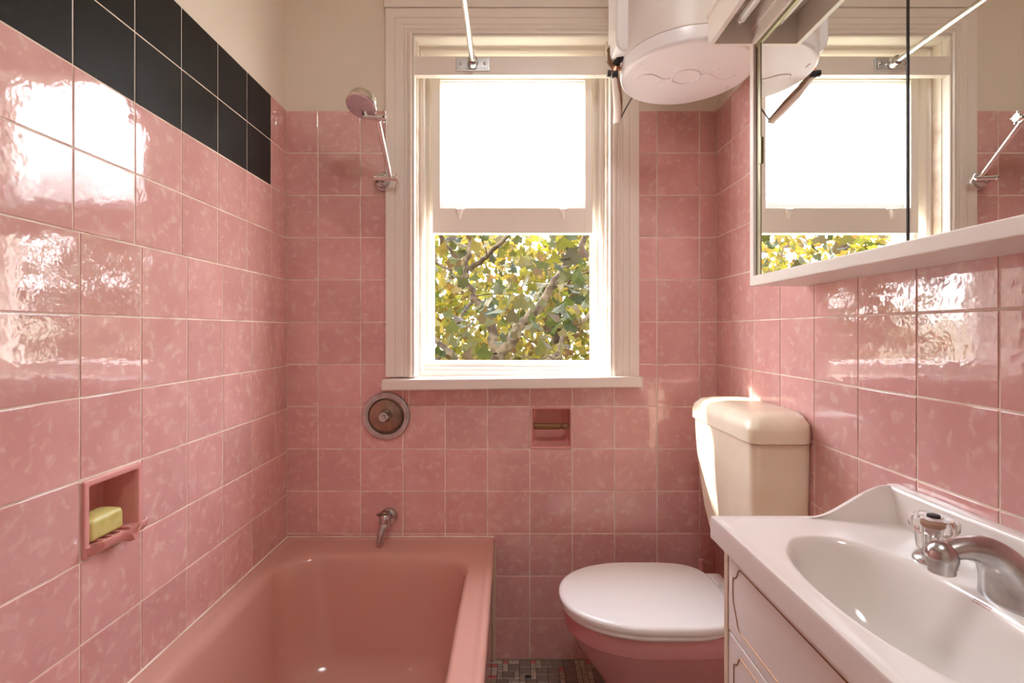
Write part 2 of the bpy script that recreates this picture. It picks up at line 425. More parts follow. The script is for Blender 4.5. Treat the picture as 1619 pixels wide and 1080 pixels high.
# stool board inside, its right end sits a touch higher
mb = MB()
bm = [(CX0 - .006, -.062, .973), (CX1 + .003, -.062, .9855), (CX1 + .003, .05, .9855), (CX0 - .006, .05, .973)]
tp = [(CX0 - .006, -.062, 1.011), (CX1 + .003, -.062, 1.0225), (CX1 + .003, .05, 1.0225), (CX0 - .006, .05, 1.014)]
mb.loft([bm, tp]); mb.build('window_stool', M['wood'], w1, bevel=.004, smooth=40)

def sash(name, y0, y1, x0, x1, z0, z1, st, br, trl, mat_glass):
    mb = MB()
    mb.bbox(x0, x0 + st, y0, y1, z0, z1, .003); mb.bbox(x1 - st, x1, y0, y1, z0, z1, .003)
    mb.bbox(x0 + st - .002, x1 - st + .002, y0 + .0006, y1 - .0006, z0, z0 + br, .003); mb.bbox(x0 + st - .002, x1 - st + .002, y0 + .0006, y1 - .0006, z1 - trl, z1, .003)
    # glazing bead
    gx0, gx1, gz0, gz1 = x0 + st, x1 - st, z0 + br, z1 - trl
    frame_sweep(mb, gx0 - .001, gx1 + .001, gz0 - .001, gz1 + .001, [(0, -.012), (.003, -.012), (.006, -.018), (.006, -.026), (0, -.026)], base_y=y0, four=True)
    s_ = mb.build(name, M['wood'], w1, smooth=30)
    mb = MB(); yc = (y0 + y1) / 2
    mb.add([(gx0 - .004, yc, gz0 - .004), (gx1 + .004, yc, gz0 - .004), (gx1 + .004, yc, gz1 + .004), (gx0 - .004, yc, gz1 + .004)], [(0, 1, 2, 3)])
    mb.build('pane', mat_glass, s_, smooth=0)
    return s_
lower = sash('sash', .040, .078, -.287, .303, 1.541, 2.150, .029, .094, .045, M['frosted'])
lower['label'] = 'raised inner sash with frosted glass'
# little moulded sash lifts under the pane
for ux in (727, 891):
    mb = MB(); xx = (ux - CX) * 1.84 / FX
    sec = [(.018, 1.634), (.017, 1.628), (.011, 1.624), (.008, 1.612), (.005, 1.602), (.004, 1.594)]
    dep = [.004, .016, .018, .014, .010, .004]
    mb.loft([[(xx - w, .041, z), (xx + w, .041, z), (xx + w * .8, .040 - d_, z), (xx - w * .8, .040 - d_, z)] for (w, z), d_ in zip(sec, dep)])
    mb.build('sash_lift', M['wood'], lower, smooth=50)
upper = sash('sash', .084, .118, -.287, .303, 1.625, 2.215, .036, .048, .05, M['clear'])
# board fixed across the window head that carries the curtain rail
mb = MB(); mb.bbox(-.3455, .356, -.030, -.003, 2.088, 2.155, .003)
bd = tag(mb.build('rail_board', M['wood'], smooth=40), 'white painted board fixed across the upper part of the window', 'board')

# shower curtain rail
t = thing('curtain_rail', 'straight metal shower curtain rail on a screwed plate', 'rail', (P(748, 102, 1.775)))
pz = P(748, 102, 1.775); px_, pz_ = pz.x, pz.z
mb = MB(); mb.bbox(px_ - .060, px_ + .060, -.036, -.030, pz_ - .023, pz_ + .023, .0025); mb.bbox(px_ - .051, px_ + .051, -.0385, -.035, pz_ - .0165, pz_ + .0165, .002)
pl = mb.build('mounting_plate', M['zinc'], t)
for s_ in (-1, 1):
    mb = MB(); mb.lathe([(.006, 0), (.0055, .002), (.003, .003), (.0, .003)], (px_ + s_ * .042, -.0385, pz_), (0, -1, 0), 16); mb.build('screw', M['dull_chrome'], pl)
mb = MB(); mb.lathe([(.019, 0), (.019, .006), (.015, .016), (.0165, .018), (.0165, .026), (.0115, .03)], (px_, -.038, pz_), (0, -1, 0), 28); mb.build('socket', M['dull_chrome'], t)
mb = MB(); mb.tube([(px_, -.04, pz_), (px_, -1.2, pz_), (px_, YR, pz_)], .0098, 20); mb.build('rod', M['alu'], t, smooth=60)

# ------------------------------------------------------------------ bathtub
TX0, TX1, TY0, TY1, TZT = XL + TH, -.054, Y(.25), -TH, .442
t = thing('bathtub', 'pink enamelled bathtub along the left wall under the shower', 'bathtub', ((TX0 + TX1) / 2, (TY0 + TY1) / 2, 0))
def tl_(ox0, ox1, oy0, oy1, r, z): return rrect(TX0 + ox0, TX1 - ox1, TY0 + oy0, TY1 - oy1, r, z, 8)
L_ = [tl_(0, .010, 0, 0, .006, .385), tl_(0, .002, 0, 0, .008, .40), tl_(0, .0, 0, 0, .008, TZT - .016), tl_(.002, .003, .002, .002, .01, TZT - .006), tl_(.006, .010, .006, .006, .012, TZT),
      tl_(.016, .020, .014, .014, .016, TZT - .0005), tl_(.020, .026, .018, .017, .018, TZT - .006), tl_(.03, .034, .03, .02, .02, TZT - .007),
      tl_(.034, .038, .035, .05, .03, TZT - .0075),
      tl_(.05, .074, .12, .10, .115, TZT - .011), tl_(.06, .084, .135, .114, .12, TZT - .019), tl_(.067, .091, .146, .124, .122, TZT - .035), tl_(.073, .097, .156, .132, .124, TZT - .07),
      tl_(.088, .112, .2, .152, .13, .25), tl_(.108, .132, .25, .178, .14, .14), tl_(.130, .155, .30, .21, .15, .09), tl_(.18, .2, .36, .27, .13, .068), tl_(.28, .29, .5, .42, .08, .062)]
mb = MB(); mb.loft(L_, cap0=False); tubo = mb.build('tub_shell', M['tub'], t, smooth=55)
mb = MB(); mb.bbox(TX1 - .03, TX1 - .012, TY0, TY1, 0.0, .395, .002); mb.build('side_panel', M['sanit'], t)
mb = MB(); mb.bbox(TX1 - .012, TX1 + .002, -.014, TY1, 0.0, .425, .003); mb.build('edge_strip', M['edge'], t)
mb = MB(); mb.lathe([(.027, 0), (.027, .003), (.018, .004), (.016, .001), (.0, .001)], (TX0 + .37, TY1 - .48, .062), (0, 0, 1), 24); mb.build('drain', M['chrome'], t)
# white sealing line round the bath
mb = MB(); mb.tube([(TX0 + .002, TY0, TZT - .002), (TX0 + .002, TY1 - .003, TZT - .002), (TX1 - .005, TY1 - .002, TZT - .001)], .0035, 8)
struct(mb.build('trim_1', M['grout']))

# ------------------------------------------------------------------ ceramic soap dish in the left wall + soap
t = thing('soap_dish', 'recessed pink ceramic soap dish with a notched drip lip set in the left wall', 'soap dish', (XL, (NI[0] + NI[1]) / 2, NI[2]))
n0, n1, m0, m1 = NI[0] + .003, NI[1] - .004, NI[2] + .003, NI[3] - .004
f = .0125
def lp(i, x, r=.004): 
    return [Vector((XL + x, p.x, p.y)) for p in rrect(n0 + i, n1 - i, m0 + i, m1 - i, r, 0, 3)]
mb = MB()
mb.loft([lp(0, 0), lp(0, .005), lp(.0015, .007), lp(f - .002, .007, .005), lp(f, .0045, .006), lp(f + .001, -.002, .008), lp(f + .004, -.062, .012), lp(f + .01, -.070, .014)], cap0=False)
mb.build('dish_recess', M['niche'], t, smooth=50)
# lip
mb = MB(); K = 26; secs = []
for i in range(K + 1):
    y = n0 + .006 + (n1 - n0 - .012) * i / K + (0)
    s_ = (y - (n0 + n1) / 2 - .018) / .013
    dipz = .017 * math.exp(-s_ * s_); out = .030 + .006 * math.exp(-s_ * s_)
    endf = min(1.0, min(i, K - i) / 2.0); o2 = .020 + (out - .020) * endf
    b = m0 + .004
    secs.append([(XL - .058, y, b + .008), (XL - .058, y, b + .016), (XL + .006, y, b + .0165 - dipz * .3), (XL + o2 - .008, y, b + .0175 - dipz * .6), (XL + o2 - .004, y, b + .026 - dipz),
                 (XL + o2 + .0005, y, b + .026 - dipz), (XL + o2, y, b + .016 - dipz), (XL + o2 - .010, y, b + .004 - dipz * .5), (XL + .005, y, b - .001)])
mb.loft(secs); mb.build('drip_lip', M['niche'], t, smooth=50)
for i in range(4):
    y = n0 + .040 + i * .022
    mb = MB(); mb.bbox(XL - .045, XL + .012, y - .003, y + .003, m0 + .019, m0 + .0245, .0018); mb.build('ridge', M['niche'], t)
mb = MB()
sx0, sx1, sy0, sy1, sz = XL - .047, XL + .004, n0 + f + .004, n0 + .102, m0 + .0255
mb.loft([rrect(sx0 + .004, sx1 - .004, sy0 + .004, sy1 - .004, .006, sz, 5), rrect(sx0, sx1, sy0, sy1, .009, sz + .006, 5), rrect(sx0, sx1, sy0, sy1, .010, sz + .034, 5),
         rrect(sx0 + .002, sx1 - .002, sy0 + .002, sy1 - .002, .010, sz + .041, 5), rrect(sx0 + .009, sx1 - .009, sy0 + .009, sy1 - .012, .012, sz + .0455, 5), rrect(sx0 + .02, sx1 - .02, sy0 + .03, sy1 - .03, .005, sz + .047, 5)])
tag(mb.build('soap_bar', M['soap'], smooth=60), 'yellow green bar of soap lying in the recessed soap dish', 'soap')

# ------------------------------------------------------------------ paper holder recess in the back wall
h0, h1, g0, g1 = HOLD[0] + .0012, HOLD[1] - .0012, HOLD[2] + .0012, HOLD[3] - .0012
t = thing('paper_holder', 'recessed pink ceramic toilet paper holder with a brown roller below the window', 'toilet paper holder', ((h0 + h1) / 2, 0, g0))
def lq(i, y, r=.003): return [Vector((p.x, -y, p.y)) for p in rrect(h0 + i, h1 - i, g0 + i, g1 - i, r, 0, 3)]
mb = MB(); mb.loft([lq(0, 0), lq(0, .004), lq(.001, .0055), lq(.0055, .0055), lq(.007, .004), lq(.008, -.003, .004), lq(.009, -.02, .012)] +
                   [lq(.009 + .02 * (1 - math.cos(a)), -.02 - .045 * math.sin(a), .02) for a in (.4, .8, 1.2, 1.57)], cap0=False)
mb.build('holder_recess', M['niche'], t, smooth=50)
zb = P(873, 674, 1.82).z
mb = MB(); mb.lathe([(.0105, 0), (.0115, .002), (.0115, .092), (.0095, .093), (.0095, .104), (.0118, .105), (.0118, .123), (.010, .125)], (h0 + .0125, .014, zb), (1, 0, 0), 20)
mb.build('roller', M['woodbar'], t)

# ------------------------------------------------------------------ shower arm and head
fl = P(606, 286, 1.785)
t = thing('wall_shower', 'chrome wall shower with a round head on a straight arm left of the window', 'shower', (fl.x, -.004, fl.z))
mb = MB(); mb.lathe([(.036, 0), (.036, .005), (.033, .010), (.027, .014), (.0255, .030), (.018, .034), (.0, .035)], (fl.x, -.004, fl.z), (0, -1, 0), 36)
mb.build('flange', M['dull_chrome'], t)
j0 = P(618, 282, 1.745); j1 = P(597, 187, 1.60)
mb = MB(); mb.tube([(fl.x - .018, j0.y, j0.z + .002), (j0.x + .018, j0.y, j0.z - .002)], .009, 16); mb.tube([(fl.x, -.03, fl.z), (fl.x, j0.y, j0.z)], .011, 16)
mb.tube([(fl.x - .021, j0.y, j0.z + .002), (fl.x - .016, j0.y, j0.z + .002)], .011, 16); mb.build('swivel_joint', M['chrome'], t)
mb = MB(); c0 = Vector((j0.x + .022, j0.y, j0.z)); mb.tube([j0 + Vector((.012, 0, 0)), c0], .007, 14)
for a in (0.6, 2.17): mb.tube([c0 + Vector((0, math.cos(a), math.sin(a))) * .017, c0 - Vector((0, math.cos(a), math.sin(a))) * .017], .004, 10)
mb.build('wing_nut', M['chrome'], t)
mb = MB(); mb.tube([j0, j0.lerp(j1, .5), j1], [.0075, .0075, .0075], 20); mb.build('shower_arm', M['chrome'], t, smooth=60)
j2 = P(578, 184, 1.59)
mb = MB(); mb.tube([j2 + Vector((-.006, 0, 0)), j1 + Vector((.022, 0, 0))], .0095, 16); mb.tube([j1 + Vector((.002, 0, 0)), j1 + Vector((.012, 0, 0))], .012, 16)
c1 = j1 + Vector((.024, 0, .002)); 
for a in (.25, 1.82): mb.tube([c1 + Vector((0, math.cos(a), math.sin(a))) * .020, c1 - Vector((0, math.cos(a), math.sin(a))) * .020], .0042, 10)
mb.tube([c1 - Vector((.006, 0, 0)), c1 + Vector((.004, 0, 0))], .012, 14)
mb.build('head_joint', M['chrome'], t)
hc = P(571, 169, 1.57); ax = Vector((-.08, -.44, -.89)).normalized()      # direction the spray face looks
mb = MB(); mb.lathe([(.014, -.046), (.02, -.044), (.040, -.036), (.0455, -.030), (.047, -.012), (.0475, -.002), (.0445, .0)], hc, ax, 40); mb.tube([j2, hc - ax * .03], .011, 14)
mb.build('shower_head', M['chrome'], t, smooth=40)
mb = MB(); mb.lathe([(.0445, -.001), (.0435, .002), (.03, .0035), (.0, .004)], hc, ax, 40)
e1 = ax.cross(Vector((0, 0, 1))).normalized(); e2 = ax.cross(e1)
for k, n in ((1, 6), (2, 12), (3, 18), (4, 24)):
    for i in range(n):
        a = 2 * PI * i / n; r = .0093 * k
        mb.lathe([(.0016, .002), (.0012, .0056), (0, .0058)], hc + (e1 * math.cos(a) + e2 * math.sin(a)) * r, ax, 6)
mb.build('spray_face', mat('grey_spray_plate', srgb(188, 160, 166), .3, .2), t)

# bath mixer plate below the window corner
c = P(610.5, 658, 1.797)
t = thing('bath_mixer', 'round chrome bath mixer plate with a dished bronze centre under the sill corner', 'bath mixer', (c.x, -.004, c.z))
mb = MB(); mb.lathe([(.0855, 0), (.086, .004), (.083, .008), (.076, .0095), (.0655, .008), (.0635, .004)], (c.x, -.004, c.z), (0, -1, 0), 56, cap0=True, cap1=False); mb.build('cover_ring', M['dull_chrome'], t)
mb = MB(); mb.lathe([(.064, .003), (.060, .0045), (.056, .0105), (.030, .016), (.024, .018)], (c.x - .002, -.004, c.z + .002), (0, -1, 0), 48, cap0=False); mb.build('dished_plate', M['bronze'], t)
mb = MB(); mb.lathe([(.0635, .001), (.0635, .0035), (.0585, .0035)], (c.x, -.004, c.z), (0, -1, 0), 48); mb.build('shadow_ring', M['dark'], t)
mb = MB(); mb.lathe([(.023, .014), (.021, .026), (.0175, .034), (.0165, .044), (.0145, .046), (.0135, .043), (.009, .043), (.008, .046), (.005, .046), (.004, .044), (0, .044)], (c.x - .002, -.004, c.z + .002), (0, -1, 0), 32)
mb.build('spindle', M['dull_chrome'], t)

# bath tap / spout above the bath
c = P(614, 818, 1.79)
t = thing('bath_tap', 'small chrome wall tap with a short spout above the far end of the bath', 'tap', (c.x, -.004, c.z))
mb = MB(); mb.lathe([(.031, 0), (.031, .004), (.028, .010), (.020, .0135), (.013, .014), (.013, .05)], (c.x, -.004, c.z), (0, -1, 0), 32); mb.build('flange', M['dull_chrome'], t)
mb = MB(); b0 = Vector((c.x - .004, -.05, c.z + .003))
mb.lathe([(.012, -.028), (.019, -.022), (.0215, -.006), (.021, .010), (.017, .018), (.012, .022)], b0, (0.06, -.1, 1), 24); mb.build('tap_body', M['dull_chrome'], t)
mb = MB(); tp_ = b0 + Vector((-.001, -.002, .022)); mb.lathe([(.012, 0), (.0135, .003), (.011, .009), (.004, .010), (.004, .014), (0, .0145)], tp_, (0, 0, 1), 20)
mb.tube([tp_ + Vector((0, 0, .004)), tp_ + Vector((-.020, -.004, -.002)), tp_ + Vector((-.026, -.005, .0))], [.006, .0055, .004], 10); mb.build('handle', M['bronze'], t)
mb = MB(); mb.tube(bez(b0 + Vector((0, -.006, -.012)), b0 + Vector((-.002, -.02, -.03)), b0 + Vector((-.012, -.022, -.045)), b0 + Vector((-.012, -.022, -.070)), 10), [.014] * 3 + [.0125] * 8, 16); mb.build('spout', M['dull_chrome'], t)

# ------------------------------------------------------------------ toilet
def egg(cx, cy, af, ab, hw, z, n=64, eb=4.2, ef=2.15):
    out = []
    for i in range(n):
        a = 2 * PI * i / n; ca, sa = math.cos(a), math.sin(a)
        if ca >= 0: e_, ax_ = eb, ab
        else: e_, ax_ = ef, af
        k = (abs(ca) ** e_ + abs(sa) ** e_) ** (-1 / e_) if e_ != 2 else 1
        out.append(Vector((cx + ca * k * ax_, cy + sa * k * hw, z)))
    return out
tcx, tcy = .385, Y(1.452)
t = thing('toilet', 'pink toilet with a closed white lid and an old white cistern in the far corner', 'toilet', (tcx, tcy, 0))
mb = MB()
mb.loft([egg(.45, tcy, .165, .20, .105, 0), egg(.45, tcy, .165, .20, .107, .015), egg(.455, tcy, .150, .20, .098, .03), egg(.455, tcy, .15, .20, .098, .08), egg(.45, tcy, .165, .21, .108, .15),
         egg(.43, tcy, .19, .235, .13, .22), egg(.405, tcy, .215, .265, .152, .285), egg(.392, tcy, .225, .28, .165, .328), egg(.388, tcy, .228, .285, .168, .338), egg(.388, tcy, .231, .285, .171, .342), egg(.386, tcy, .234, .29, .175, .385), egg(.386, tcy, .23, .286, .171, .392)])
mb.build('bowl', M['sanit'], t, smooth=50)
mb = MB(); mb.loft([rrect(.585, XR - .006, tcy - .10, tcy + .10, .04, .0), rrect(.585, XR - .006, tcy - .095, tcy + .095, .04, .20), rrect(.60, XR - .006, tcy - .13, tcy + .13, .04, .36), rrect(.60, XR - .006, tcy - .14, tcy + .14, .04, .392)])
mb.build('pan_outlet', M['sanit'], t, smooth=50)
mb = MB(); 
mb.loft([egg(tcx, tcy, .236, .21, .179, .392), egg(tcx, tcy, .240, .214, .183, .397), egg(tcx, tcy, .240, .214, .183, .404), egg(tcx, tcy, .236, .21, .179, .409)])
mb.build('seat', M['lid'], t, smooth=40)
mb = MB()
mb.loft([egg(tcx, tcy, .232, .205, .175, .4095), egg(tcx, tcy, .243, .2285, .1865, .4115), egg(tcx, tcy, .2445, .23, .188, .419), egg(tcx, tcy, .242, .2285, .186, .4255), egg(tcx, tcy, .232, .222, .177, .4295), egg(tcx, tcy, .16, .16, .12, .4325), egg(tcx, tcy, .06, .06, .05, .434)])
mb.build('lid', M['lid'], t, smooth=50)
mb = MB(); mb.bbox(.612, .668, tcy - .15, tcy + .15, .392, .409, .006); mb.build('hinge_plate', M['lid'], t)
for s_ in (-1, 1):
    mb = MB(); mb.tube([(.625, tcy + s_ * .075 - .025, .412), (.625, tcy + s_ * .075 + .025, .412)], .010, 14); mb.build('hinge', M['lid'], t)
# cistern on the right wall
ty0, ty1 = Y(1.222), Y(1.622); cxf = .590; cxb = XR - TH - .001
def cr(fx, n_, fr, z, r=.024): return rrect(fx, cxb, ty0 + n_, ty1 - fr, r, z, 5)
mb = MB(); mb.loft([cr(cxf + .04, .05, .09, .545, .03), cr(cxf + .022, .03, .065, .57, .03), cr(cxf + .012, .012, .045, .64), cr(cxf + .006, .006, .028, .72), cr(cxf + .002, .002, .014, .79), cr(cxf, 0, .004, .86), cr(cxf, 0, 0, .902), cr(cxf + .002, .002, .002, .904)])
ck = mb.build('cistern', M['cistern'], t, smooth=40); ck['label'] = 'aged white plastic cistern on the right wall'
mb = MB()
mb.loft([cr(cxf - .002, -.003, -.003, .904, .026), cr(cxf - .007, -.007, -.007, .906, .028), cr(cxf - .007, -.007, -.007, .934, .028), cr(cxf - .003, -.003, -.003, .951, .028), cr(cxf + .012, .024, .010, .968, .03), cr(cxf + .035, .05, .03, .974, .03), cr(cxf + .055, .075, .06, .975, .02)])
mb.build('cistern_lid', M['cistern'], t, smooth=50)
mb = MB(); mb.tube([(.665, tcy, .56), (.665, tcy, .45), (.665, tcy, .385)], .022, 18); mb.build('flush_pipe', M['lid'], t)
# short rod in the corner behind the lid
c = P(1108, 884, 1.73)
tb = thing('toilet_brush', 'thin pale pink upright handle behind the toilet lid near the back wall', 'toilet brush', (c.x, c.y, 0))
mb = MB(); mb.lathe([(.035, 0), (.045, .005), (.04, .12), (.03, .13), (.012, .135)], (c.x, c.y, 0), (0, 0, 1), 24); mb.build('brush_pot', M['sanit'], tb)
mb = MB(); mb.tube([(c.x, c.y, .12), (c.x, c.y, .3), (c.x, c.y, c.z - .004), (c.x, c.y, c.z)], [.008, .008, .0095, .007], 14); mb.build('brush_handle', M['niche'], tb)

# ------------------------------------------------------------------ vanity cabinet
vx0, vx1, vy0, vy1, vz = .402, XR - TH, Y(.34), Y(.942), .785
t = thing('vanity_cabinet', 'white laminate vanity cabinet with gold lined drawer fronts under the basin', 'cabinet', (vx0, vy0, 0))
mb = MB(); mb.box(vx0 + .02, vx1, vy0, vy0 + .016, .09, vz); mb.box(vx0 + .02, vx1, vy1 - .0175, vy1 - .0015, .09, vz); mb.box(vx1 - .008, vx1, vy0, vy1 - .0015, .09, vz); mb.box(vx0 + .02, vx1, vy0, vy1 - .0015, .09, .106); mb.box(vx0 + .02, vx0 + .032, vy0, vy1 - .0015, vz - .05, vz); mb.box(vx0 + .06, vx1, vy0 + .01, vy1 - .02, 0, .09); mb.build('carcass', M['laminate'], t)
mb = MB(); mb.bbox(vx0 + .002, vx1, vy1 - .0015, vy1 + .0005, .07, vz, .0005); mb.bbox(vx0 - .001, vx0 + .02, vy1 - .016, vy1, .07, vz, .001); mb.build('edge_strip', M['edge'], t)
def outline(y0, y1, z0, z1):                     # ogee-cornered gold line on a front
    q = .024; pts = []
    def corner(cy, cz, sy, sz):
        # from the vertical side round to the horizontal side
        return [(cy, cz - sz * q * 1.5), (cy + sy * .001, cz - sz * q * 1.05), (cy + sy * q * .3, cz - sz * q * .98), (cy + sy * q * .62, cz - sz * q * .72), (cy + sy * q * .82, cz - sz * q * .30), (cy + sy * q * 1.05, cz - sz * q * .02), (cy + sy * q * 1.4, cz)]
    def cornerb(cy, cz, sy, sz):
        return [(cy, cz - sz * q * 2.2), (cy + sy * q * .06, cz - sz * q * 1.7), (cy + sy * q * .34, cz - sz * q * 1.2), (cy + sy * q * .62, cz - sz * q * .7), (cy + sy * q * .80, cz - sz * q * .25), (cy + sy * q * 1.1, cz - sz * q * .02), (cy + sy * q * 1.5, cz)]
    pts += corner(y1, z1, -1, 1); pts += corner(y0, z1, 1, 1)[::-1]; pts += cornerb(y0, z0, 1, -1); pts += cornerb(y1, z0, -1, -1)[::-1]
    return pts
def front(name, y0, y1, z0, z1, line):
    mb = MB(); mb.bbox(vx0, vx0 + .019, y0, y1, z0, z1, .0015)
    fr = mb.build(name, M['laminate'], t)
    pts = outline(*line); x = vx0 - .0002; mb = MB()
    vv = [Vector((x, a, b)) for a, b in pts]; mb.tube(vv + [vv[0]], .0011, 6); mb.build('gold_line', M['gold'], fr)
    return fr
front('drawer', vy0 + .002, vy1 - .018, .632, vz - .004, (vy0 + .02, vy1 - .0365, .652, vz - .024))
for y0, y1 in ((vy0 + .002, (vy0 + vy1) / 2 - .010), ((vy0 + vy1) / 2 - .008, vy1 - .018)):
    front('door', y0, y1, .095, .628, (y0 + .02, y1 - .022, .115, .608))

# vanity top with moulded basin
t = thing('washbasin', 'white moulded washbasin top with oval basin and raised back edge', 'washbasin', (.56, Y(.63), vz))
ex0, ex1, ey0, ey1, ez = .381, XR - TH - .0005, Y(.30), Y(.955), .830
bcx, bcy, ba, bb = .520, Y(.664), .0985, .196
mb = MB(); NA = 96
def ell(a_, b_, z, dy=0, dx=0):
    out = []
    for i in range(NA):
        th = 2 * PI * i / NA; c_, s_ = math.cos(th), math.sin(th); e_ = 2.25
        k = (abs(c_) ** e_ + abs(s_) ** e_) ** (-1 / e_)
        out.append(Vector((bcx + dx + a_ * c_ * k, bcy + dy + b_ * s_ * k, z)))
    return out
def topz(x, y):                                   # swept up towards the far wall end of the back edge
    return ez
def rectring(x0, x1, y0, y1, z):
    out = []
    for i in range(NA):
        th = 2 * PI * i / NA; dx_, dy_ = math.cos(th), math.sin(th); s_ = 1e9
        if dx_ > 1e-9: s_ = min(s_, (x1 - bcx) / dx_)
        if dx_ < -1e-9: s_ = min(s_, (x0 - bcx) / dx_)
        if dy_ > 1e-9: s_ = min(s_, (y1 - bcy) / dy_)
        if dy_ < -1e-9: s_ = min(s_, (y0 - bcy) / dy_)
        out.append(Vector((bcx + dx_ * s_, bcy + dy_ * s_, z)))
    # snap the nearest samples to the true corners
    for cx_, cy_ in ((x0, y0), (x1, y0), (x0, y1), (x1, y1)):
        k = min(range(NA), key=lambda q: (out[q].x - cx_) ** 2 + (out[q].y - cy_) ** 2); out[k] = Vector((cx_, cy_, z))
    return out
bx1 = ex1 - .004
mb.loft([rectring(ex0 + .006, bx1, ey0, ey1 - .004, ez - .046), rectring(ex0, bx1, ey0, ey1, ez - .042), rectring(ex0, bx1, ey0, ey1, ez - .006), rectring(ex0 + .0015, bx1, ey0 + .001, ey1 - .001, ez - .0015), rectring(ex0 + .006, bx1 - .001, ey0 + .004, ey1 - .004, ez),
         rectring(ex0 + .014, bx1 - .004, ey0 + .01, ey1 - .010, ez - .002), rectring(ex0 + .022, bx1 - .006, ey0 + .016, ey1 - .016, ez - .0025),
         ell(ba + .012, bb + .012, ez - .0025), ell(ba + .006, bb + .006, ez - .0015), ell(ba + .001, bb + .001, ez - .004), ell(ba - .004, bb - .005, ez - .010), ell(ba - .008, bb - .012, ez - .022), ell(ba - .014, bb - .024, ez - .05), ell(ba - .024, bb - .048, ez - .085, -.004), ell(ba - .04, bb - .08, ez - .110, -.006),
         ell(ba - .062, bb - .125, ez - .125, -.008), ell(.02, .022, ez - .129, -.01)], cap0=False)
mb.build('basin_counter', M['marble'], t, smooth=50)
# raised back edge with a swept-down far end
mb = MB(); secs = []
Ln = 26
for i in range(Ln + 1):
    s_ = i / Ln; y = ey0 + (ey1 - ey0) * s_
    h = .060
    secs.append([(ex1 - .038, y, ez - .006), (ex1 - .032, y, ez + .002), (ex1 - .027, y, ez + h - .008), (ex1 - .0245, y, ez + h - .002), (ex1 - .021, y, ez + h), (ex1 - .004, y, ez + h + .0005), (ex1, y, ez + h - .002), (ex1, y, ez - .04)])
mb.loft(secs)
# the ogee sweep at the far end, running from the back edge down to the rim
secs = []
for i in range(17):
    q = i / 16; x = ex1 - .026 - .150 * q
    sm = (1 - q) ** 2 * (1 + 2 * q) if q < 1 else 0
    h = .0602 * sm
    secs.append([(x, ey1 - .034 * (1 - q) - .008, ez - .006), (x, ey1 - .022 * (1 - q) - .006, ez - .001 + h * .55), (x, ey1 - .012, ez + h - .001), (x, ey1 - .006, ez + h), (x, ey1 - .001, ez + h - .003), (x, ey1, ez - .006)])
mb.loft(secs)
mb.build('splash_back', M['marble'], t, smooth=55)
mb = MB(); mb.lathe([(.021, 0), (.021, .002), (.014, .003), (.012, 0), (0, 0)], (bcx, bcy - .01, ez - .1285), (0, 0, 1), 24); mb.build('drain', M['chrome'], t)
# small worn pinkish print just inside the basin rim
mb = MB()
for r_ in range(2):
    for q in range(6):
        ya_ = Y(.668) - q * .0042; mb.tube([(.6172 - r_ * .0022, ya_, ez - .0058 - r_ * .0026), (.6172 - r_ * .0022, ya_ - .0026 - .0008 * (q % 2), ez - .0058 - r_ * .0026)], .0006, 6)
mb.build('worn_print', mat('faded_pink_print', srgb(206, 150, 140), .5), t)

# basin tap
tx, ty = .652, Y(.652)
t = thing('basin_tap', 'worn chrome basin tap with a clear ribbed knob on the washbasin ledge', 'tap', (tx, ty, ez))
z0 = ez - .0025
mb = MB()
def ov(hx, hy, z): 
    return [Vector((tx + (abs(math.cos(a)) ** .8) * (1 if math.cos(a) > 0 else -1) * hx, ty + (abs(math.sin(a)) ** .8) * (1 if math.sin(a) > 0 else -1) * hy, z)) for a in [2 * PI * i / 48 for i in range(48)]]
mb.loft([ov(.024, .036, z0), ov(.024, .036, z0 + .003), ov(.021, .033, z0 + .006), ov(.012, .02, z0 + .008)]); mb.build('base_plate', M['dull_chrome'], t, smooth=50)
# spout: flared root sweeping out over the basin to a ball nose
mb = MB()
path = bez((tx + .004, ty - .004, z0 + .004), (tx - .004, ty, z0 + .06), (tx - .036, ty + .004, z0 + .082), (tx - .082, ty + .006, z0 + .062), 16)
loops = []
for i, p in enumerate(path):
    s_ = i / 16; wy = .034 * (1 - s_) ** 1.4 + .0135; wz = .020 * (1 - s_) + .0105
    tg = (path[min(i + 1, 16)] - path[max(i - 1, 0)]).normalized(); e1 = Vector((0, 1, 0)); e2 = tg.cross(e1).normalized()
    loops.append([p + e1 * math.cos(a) * wy + e2 * math.sin(a) * wz for a in [2 * PI * q / 24 for q in range(24)]])
mb.loft(loops); nose = path[-1]
mb.lathe([(.0, .0185), (.009, .017), (.0155, .011), (.0185, .002), (.018, -.005), (.0165, -.011), (.0165, -.013)], nose + Vector((-.004, 0, -.004)), (0, 0, 1), 28)
mb.build('spout', M['dull_chrome'], t, smooth=60)
mb = MB(); mb.lathe([(.0150, -.012), (.0150, -.021), (.0135, -.022), (.012, -.020), (0, -.020)], nose + Vector((-.004, 0, -.004)), (0, 0, 1), 28); mb.build('aerator', M['dull_chrome'], t)
hx, hy = .648, Y(.768)
mb = MB(); mb.lathe([(.0265, 0), (.0265, .004), (.023, .009), (.014, .013), (.0115, .022), (.0115, .030)], (hx, hy, z0), (0, 0, 1), 32)
hb = mb.build('handle_base', M['dull_chrome'], t)
def star(r, z, amp, n=80, k=8):
    return [Vector((hx + (r + amp * math.cos(k * a)) * math.cos(a), hy + (r + amp * math.cos(k * a)) * math.sin(a), z0 + z)) for a in [2 * PI * i / n for i in range(n)]]
